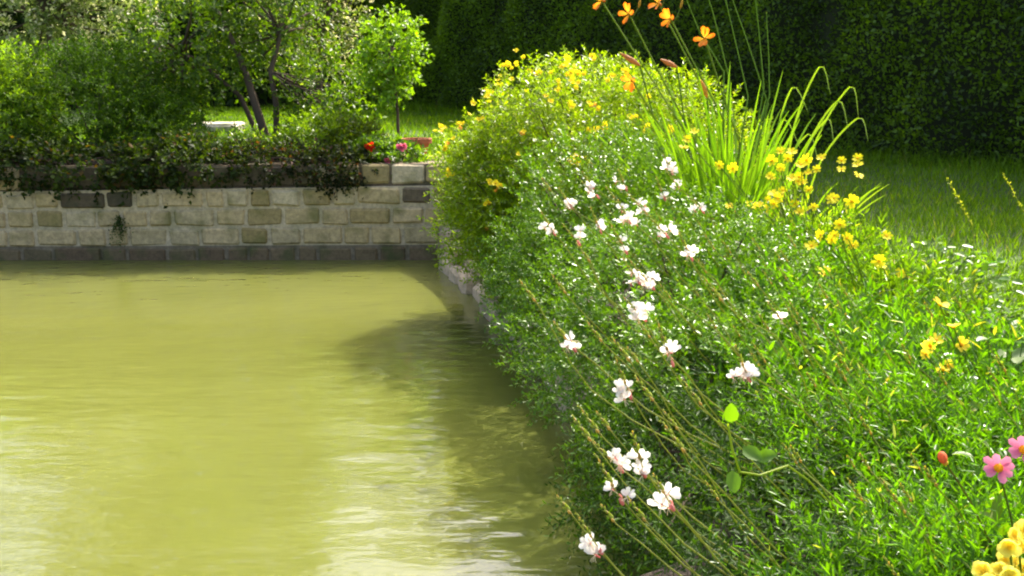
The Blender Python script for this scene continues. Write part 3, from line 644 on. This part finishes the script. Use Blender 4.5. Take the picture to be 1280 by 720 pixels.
for pl, lst, y in ((cor[0], cf, 4.95), (cor[1], cf2, 4.1)):
    bz = np.array(pl.location)
    for px, py in lst + [(a_ + rng.normal() * 14, b_ + rng.normal() * 8) for a_, b_ in lst[::2]]:
        p = PY(px, py, y + .25 * rng.random())
        st_ = part('stem', build('stem', [tube(curve_pts((rng.normal() * .04, rng.normal() * .04, .05), p - bz, rng.normal(size=3) * .02), .0022, (.1, .16, .03), 4)], M_LEAF), pl)
        part('flower', CORE[rng.integers(2)], st_, p - bz, qdir(camward(p, .9, rng, .4), rng.random() * 6), .85 + .35 * rng.random())
# gaura flowers: (px, py, plant, depth, how many blooms)
def gaura_flower(seed):
    rng = np.random.default_rng(seed); out = []
    th = np.array([.5, 1.15, 2.0, 2.65]) + rng.normal(size=4) * .12
    D = np.stack([np.cos(th), np.sin(th), rng.normal(size=4) * .15 + .12], 1)
    v, f, c = leaf_arrays(D * .002, D, np.tile([0, 0, 1.], (4, 1)) + rng.normal(size=(4, 3)) * .2, .0185, .0115, np.tile((.9, .88, .86), (4, 1)), 'petal')
    c = c.reshape(4, 7, 3); c[:, [0, 6]] = (.86, .72, .7); out.append((v, f, c.reshape(-1, 3)))
    for k in range(4):                                                              # stamens hanging below
        e = np.array([rng.normal() * .004, -.012, .006 + rng.normal() * .003]); out.append(tube([(0, 0, 0), e * .6 + [0, 0, .002], e], .0005, (.8, .7, .5), 3))
    out.append(tube([(0, 0, -.012), (0, 0, 0)], [.0012, .0016], (.6, .2, .2), 5))
    return build('gaura_flower', out, M_PETAL)
GF = [gaura_flower(200 + k) for k in range(4)]
def spike_mesh(rng, k=9, ln=.06):
    out = [tube([(0, 0, 0), (0, 0, ln)], [.0017, .001], (.24, .24, .08), 4)]
    for i in range(k):
        t = i / k; th = i * 2.4; d = np.array([math.cos(th) * .5, math.sin(th) * .5, 1.]); d /= np.linalg.norm(d)
        o = np.array([0, 0, ln * (.1 + .9 * t)]); s = (1 - .55 * t)
        out.append(tube([o, o + d * .006 * s, o + d * .013 * s], [.0012, .0033 * s, .0008], (.3, .34, .07) if i % 4 else (.4, .3, .14), 5))
    return build('bud_spike', out, M_LEAF)
rng = np.random.default_rng(130); SPK = [spike_mesh(rng, 9 + k, .05 + .012 * k) for k in range(3)]
gl = [(745, 680, 'a', 1.95, 2), (772, 618, 'a', 2.0, 2), (769, 580, 'a', 2.1, 3), (803, 583, 'a', 2.05, 3), (835, 625, 'a', 1.9, 3),
      (785, 488, 'b', 2.5, 4), (713, 430, 'b', 2.6, 3), (838, 447, 'b', 2.55, 3), (800, 393, 'b', 2.7, 4), (932, 465, 'c', 2.45, 7), (978, 402, 'c', 2.6, 1),
      (795, 348, 'd', 3.3, 4), (812, 355, 'd', 3.3, 3), (862, 318, 'd', 3.4, 2), (780, 310, 'd', 3.5, 2), (830, 291, 'd', 3.5, 3), (784, 272, 'd', 3.6, 6), (720, 300, 'd', 3.6, 2), (690, 287, 'd', 3.7, 3),
      (802, 260, 'e', 4.1, 4), (749, 285, 'e', 4.0, 3), (711, 254, 'e', 4.2, 4), (738, 230, 'e', 4.3, 2), (744, 243, 'e', 4.3, 2), (838, 212, 'e', 4.4, 4), (846, 232, 'e', 4.4, 4), (829, 244, 'e', 4.3, 2), (875, 261, 'e', 4.2, 2), (781, 232, 'e', 4.3, 2)]
for px, py, id_, y, nb in gl:
    pl = gaura[id_]; bz = np.array(pl.location); p = PY(px, py, y); tip = PY(px - rng.uniform(10, 36) * 2 / y, py - 34 * 2 / y, y)
    ax = nrm(tip - p); root = np.array([rng.normal() * .06, rng.normal() * .06, .02])
    mid = PY(px + rng.uniform(45, 85) * 2 / y, py + rng.uniform(48, 95) * 2 / y, y + .03)
    q = p - bz; m_ = mid - bz; t = np.linspace(0, 1, 6)[:, None]
    low_ = (1 - t) ** 2 * root + 2 * t * (1 - t) * (m_ + (m_ - q) * .9) * [1, 1, .85] + t ** 2 * m_
    pth = np.concatenate([low_, [m_ * .5 + q * .5 + rng.normal(size=3) * .004], [q], [q + ax * .012]])
    st_ = part('stem', build('stem', [tube(pth, np.linspace(.0026, .0014, len(pth)), (.24, .26, .08), 5)], M_LEAF, True), pl)
    part('bud_spike', SPK[rng.integers(3)], st_, q + ax * .008, qdir(ax), .9 + .5 * rng.random())
    for k in range(nb):
        off = rng.normal(size=3) * [.009, .006, .009] + ax * rng.uniform(-.012, .014) if nb < 5 else rng.normal(size=3) * [.013, .007, .016]
        f = part('flower', GF[rng.integers(4)], st_, q + off, None, 1.0 + .35 * rng.random())
        f.rotation_mode = 'QUATERNION'; f.rotation_quaternion = qdir(camward(p, .2, rng, .35), rng.normal() * .5)
    if nb >= 2:                                                                       # pink spent bud behind the blooms
        part('pink_bud', build('pink_bud', [blob((0, 0, 0), (.004, .004, .008), (.72, .3, .28), 6, 4), blob((.006, .002, -.006), (.003, .003, .006), (.75, .38, .33), 6, 4)], M_PETAL), st_, q - ax * .017, qdir(-ax), 1.2)
# flowerless budding stems leaning over the dark gap and the pond
for px, py, id_, y in [(752, 545, 'a', 2.1), (742, 555, 'a', 2.05), (716, 645, 'a', 1.95), (770, 655, 'a', 1.95), (810, 655, 'a', 1.9), (755, 430, 'b', 2.5), (790, 455, 'b', 2.5), (672, 380, 'b', 2.7), (710, 370, 'd', 3.2), (800, 455, 'b', 2.45), (815, 425, 'b', 2.6), (770, 250, 'e', 4.1),
                       (765, 540, 'b', 2.4), (850, 540, 'a', 2.1), (880, 510, 'b', 2.3), (820, 505, 'b', 2.4), (860, 570, 'a', 2.0), (690, 240, 'e', 4.2), (740, 330, 'd', 3.4), (905, 380, 'c', 2.7), (950, 360, 'c', 2.8), (840, 375, 'd', 3.1)]:
    pl = gaura[id_]; bz = np.array(pl.location); q = PY(px, py, y) - bz; m_ = PY(px + rng.uniform(40, 95) * 2 / y, py + rng.uniform(50, 110) * 2 / y, y + .04) - bz; ax = nrm(PY(px - 26, py - 34, y) - bz - q)
    t = np.linspace(0, 1, 6)[:, None]; low_ = (1 - t) ** 2 * np.array([rng.normal() * .05, rng.normal() * .05, .02]) + 2 * t * (1 - t) * (m_ + (m_ - q) * .9) * [1, 1, .85] + t ** 2 * m_
    pth = np.concatenate([low_, [m_ * .5 + q * .5 + rng.normal(size=3) * .005], [q]])
    st_ = part('bud_stem', build('bud_stem', [tube(pth, np.linspace(.0024, .0013, len(pth)), (.24, .26, .08), 5)], M_LEAF, True), pl)
    part('bud_spike', SPK[rng.integers(3)], st_, q, qdir(ax), .9 + .5 * rng.random())
# bare budding stems
SB = [build('bud_stem', [tube(curve_pts((0, 0, 0), (-.16 - .05 * k, -.02, .36), (.03, 0, .02), 7), np.linspace(.0022, .0012, 7), (.2, .23, .06), 4)], M_LEAF, True) for k in range(3)]
for id_, pl in gaura.items():
    rr = .3
    for k in range(16 if id_ in 'abc' else 12):
        zt = dict((g[0], g[5]) for g in G)[id_]; x, y = rng.normal() * .17, rng.normal() * .17; s = .8 + .45 * rng.random(); i = rng.integers(3)
        z = zt - np.array(pl.location)[2] - .36 * s + rng.uniform(.02, .13); z = max(z, .0); sp_ = rng.normal() * .35
        part('bud_stem', SB[i], pl, (x, y, z), Quaternion((0, 0, 1), sp_), s)
        e = Quaternion((0, 0, 1), sp_) @ Vector(((-.16 - .05 * i) * s, -.02 * s, .36 * s))
        part('bud_spike', SPK[rng.integers(3)], pl, Vector((x, y, z)) + e, qdir((-.55, -.1, .8)), .7 + .5 * rng.random())
# broad-leaved plants on the lawn side
def broad(label, x, y, r, zt, n, L, c1, c2, seed, name='broad_leaved_plant'):
    rng = np.random.default_rng(seed); g = gz(x, y); t_ = thing(name, label, 'plant', (x, y, g))
    TL = [build('leaf', [leaf_arrays(np.zeros((1, 3)), np.array([[1., 0, 0]]), np.array([[0, 0, 1.]]), L, L * .62, np.array([np.array(c1) + (np.array(c2) - np.array(c1)) * k / 4]), 'oval')], M_GLOSS, True) for k in range(5)]
    st = []
    for k in range(n):
        th = rng.random() * 6.28; q = np.array([math.cos(th), math.sin(th), 0]) * r * math.sqrt(rng.random()); q[2] = (zt - g) * (1 - .55 * (np.linalg.norm(q) / r) ** 2) * (.55 + .45 * rng.random())
        d = Vector((math.cos(th) + rng.normal() * .4, math.sin(th) + rng.normal() * .4, .15 + rng.normal() * .35))
        part('leaf', TL[rng.integers(5)], t_, q, d.to_track_quat('X', 'Z') @ Quaternion((1, 0, 0), rng.normal() * .4), .7 + .6 * rng.random())
        st.append(tube(curve_pts((q[0] * .2, q[1] * .2, 0), q, (0, 0, .02), 4), .002, (.1, .16, .04), 4))
    part('stems', build('stems', st, M_LEAF), t_)
    return t_
br1 = broad('broad-leaved plant with grey-green leaves and yellow daisies at the lawn edge', 1.5, 3.2, .38, .93, 150, .05, (.06, .15, .02), (.2, .27, .12), 140)
broad('broad-leaved pale grey plant behind the yellow daisies', 1.72, 3.75, .36, .88, 120, .055, (.08, .17, .02), (.24, .3, .17), 141)
broad('broad-leaved plant between coreopsis and the lawn', 1.85, 4.7, .36, .86, 110, .05, (.06, .16, .015), (.16, .28, .05), 142)
broad('low spreading leafy plant at the lawn margin behind the coreopsis', 2.15, 5.5, .4, .84, 130, .05, (.06, .16, .012), (.16, .28, .03), 143)
broad('low spreading leafy plant on the lawn next to pale grey leaves', 1.98, 4.05, .36, .82, 120, .05, (.07, .16, .012), (.18, .28, .04), 144)
broad('small round-leaved seedling plant amid feathery foliage below the dahlia', 1.12, 2.3, .3, .87, 90, .036, (.06, .14, .015), (.2, .28, .1), 145)
broad('small round-leaved plant among the gaura behind the lime vine', 1.2, 3.0, .34, .9, 90, .036, (.05, .13, .012), (.17, .26, .07), 146)
bz = np.array(br1.location)
DAISY = [flower_mesh('daisy', 8, .02, .012, .35, (.85, .6, .02), (.88, .72, .05), (.8, .5, .02), .006, 60 + k, .15) for k in range(2)]
for px, py in [(1175, 381), (1170, 425), (1158, 443), (1178, 462), (1111, 476), (1192, 409), (1201, 431), (1163, 432), (1186, 458), (1173, 466)]:
    p = PY(px, py, 2.75 + rng.random() * .15)
    part('stem', build('stem', [tube(curve_pts((rng.normal() * .03, rng.normal() * .03, .05), p - bz, rng.normal(size=3) * .015), .0022, (.12, .17, .03), 4)], M_LEAF), br1)
    part('flower', DAISY[rng.integers(2)], br1, p - bz, qdir(camward(p, .4, rng, .6), rng.random() * 6), .7 + .5 * rng.random())
# bindweed with two bright leaves
vn = thing('vine', 'twining vine with bright lime heart-shaped leaves among the gaura', 'vine', (.95, 2.4, gz(.95, 2.4))); bz = np.array(vn.location)
pv = [PY(*q) for q in ((1010, 600, 2.1), (985, 582, 2.0), (950, 594, 1.95), (925, 590, 1.92), (915, 560, 1.92), (910, 530, 1.92))]
part('stem', build('stem', [tube([(0, 0, 0)] + [p - bz for p in pv], .0022, (.24, .3, .04), 5)], M_LEAF, True), vn)
for px, py, d in ((914, 528, (-.1, -.3, .9)), (928, 560, (.7, -.5, -.3)), (915, 588, (.05, -.5, -.8)), (945, 573, (.6, -.4, .3))):
    p = PY(px, py, 1.91)
    part('leaf', build('leaf', [leaf_arrays(np.zeros((1, 3)), np.array([d], float), np.array([camward(p, .6)]), 0.042, .027, np.array([(.1, .2, .015)]), 'oval')], M_LEAF, True), vn, p - bz)
# pink dahlia
dah = mound('dahlia_plant', 'dahlia with open pink flowers and a russet bud at the bed margin', 1.0, 1.95, .25, .8, (.06, .028, .12, 6), (.05, .11, .015), (.12, .2, .03), 150, 90, (.2, .06, .04), .08); bz = np.array(dah.location)
DP = flower_mesh('dahlia', 8, .026, .016, .18, (.7, .12, .25), (.78, .25, .42), (.85, .5, .02), .009, 70, .08)
for px, py, y in ((1248, 585, 1.85), (1279, 562, 1.9)):
    p = PY(px, py, y); part('stem', build('stem', [tube(curve_pts((0, 0, 0), p - bz, (.02, 0, .0)), .002, (.1, .13, .03), 5)], M_LEAF), dah)
    part('flower', DP, dah, p - bz, qdir(camward(p, .25), .3), 1.0)
p = PY(1178, 572, 1.9); part('stem', build('stem', [tube(curve_pts((0, 0, 0), p - bz, (.03, 0, .02)), .0018, (.12, .12, .03), 5)], M_LEAF), dah)
part('bud', build('bud', [blob((0, 0, 0), (.009, .009, .012), (.65, .2, .08), 7, 5), blob((.003, 0, .01), (.006, .006, .006), (.75, .5, .06), 6, 4)], M_PETAL, True), dah, p - bz, qdir((.2, -.3, -.8)))
# yellow flowers at the margin
snp = mound('snapdragon_plant', 'plant with dense pale yellow flower heads beside the pink dahlia', .88, 1.62, .2, .86, (.04, .018, .1, 7), (.05, .12, .015), (.13, .22, .03), 160, 90); bz = np.array(snp.location)
YF = [flower_mesh('yellow_bloom', 6, .016, .016, .45, (.85, .7, .05), (.9, .82, .16), (.85, .65, .05), .005, 80 + k, .2, 2) for k in range(2)]
for px, py in [(1268, 672), (1280, 664), (1262, 684), (1274, 690), (1286, 682), (1290, 700), (1256, 700), (1268, 706), (1280, 712), (1250, 714), (1262, 722), (1276, 728), (1230, 716), (1292, 722), (1242, 726), (1284, 676)]:
    p = PY(px, py, 1.55 + .06 * rng.random())
    part('flower', YF[rng.integers(2)], snp, p - bz, qdir(camward(p, .6, rng, .35), rng.random() * 6), .9 + .3 * rng.random())
    part('stem', build('stem', [tube(curve_pts((rng.normal() * .03, rng.normal() * .03, .05), p - bz, (0, 0, -.01)), .0022, (.12, .17, .03), 4)], M_LEAF), snp)
# grass stalks gone to seed on the lawn
for lb, a, b in (('grass stalk gone to seed leaning over the shaded lawn beside broad leaves', (1184, 222, 4.6), (1216, 283, 4.7)), ('pale grass stalk gone to seed against the foot of the hedge', (1255, 219, 4.6), (1286, 275, 4.7))):
    p, q = PY(*a), PY(*b); base = (q[0] + .12, q[1] + .1, gz(q[0] + .12, q[1] + .1)); t_ = thing('grass_stalk', lb, 'grass', base); bz = np.array(base)
    part('stalk', build('stalk', [tube([(0, 0, -.01), (q - bz) * [.7, .7, .6], q - bz, p - bz], [.002, .002, .0018, .001], (.2, .24, .06), 4)], M_LEAF, True), t_)
    n = 60; t = rng.random(n)[:, None]; ax = nrm(p - q)
    part('seed_head', build('seed_head', [leaf_arrays((q - bz) + (p - q) * t, ax + rng.normal(size=(n, 3)) * .35, rng.normal(size=(n, 3)), .016, .006, mixcol(rng, n, (.2, .24, .07), (.36, .36, .16)), 'diamond')], M_LEAF), t_)

# ------------------------------------------------------------------ grass
def lawn(name, label, pts, h, w, seed):
    rng = np.random.default_rng(seed); n = len(pts); th = rng.random(n) * 6.28
    dh = np.abs((pts[:, 0] - 8.6) * .848 + (pts[:, 1] - 7.7) * .53) - .8      # distance from the hedge foot
    tall_ = 1 + 1.8 * np.clip(1 - dh / .9, 0, 1) + .35 * np.sin(pts[:, 0] * 2.3 + pts[:, 1]) * np.sin(pts[:, 1] * 1.9)
    P = np.array([(x, y, gz(x, y) - .005) for x, y in pts]); D = np.stack([np.cos(th) * .55, np.sin(th) * .55, np.ones(n)], 1) + rng.normal(size=(n, 3)) * .15
    arr = leaf_arrays(P, D, np.stack([-np.cos(th), -np.sin(th), np.full(n, .5)], 1), h * (.5 + rng.random(n)) * tall_, w, mixcol(rng, n, (.07, .15, .006), (.17, .29, .012), var=.2, odd=(.25, .26, .1), odd_p=.03), 'diamond')
    o = struct(name, build(name, [arr], M_GRASS), 'stuff'); o['label'] = label; o['category'] = 'grass'
rng = np.random.default_rng(300)
q = rng.random((150000, 2)) * [7.5, 11.5] + [1.55, 2.0]
q = np.array([p for p in q if p[0] > 1.62 + .09 * max(0, p[1] - 3) and p[0] < .56 * p[1] + 1.0 and rng.random() < min(1, (5.2 / p[1]) ** 1.2)])
lawn('lawn_grass', 'short lawn grass between the flower bed and tall hedge', q, .07, .009, 301)
q = rng.random((36000, 2)) * [6.5, 15] + [-6.5, 10.2]
lawn('terrace_grass', 'sunlit lawn grass on the terrace behind the stone wall', q, .08, .016, 302)
print('verts', sum(len(o.data.vertices) for o in bpy.data.objects if o.type == 'MESH'))
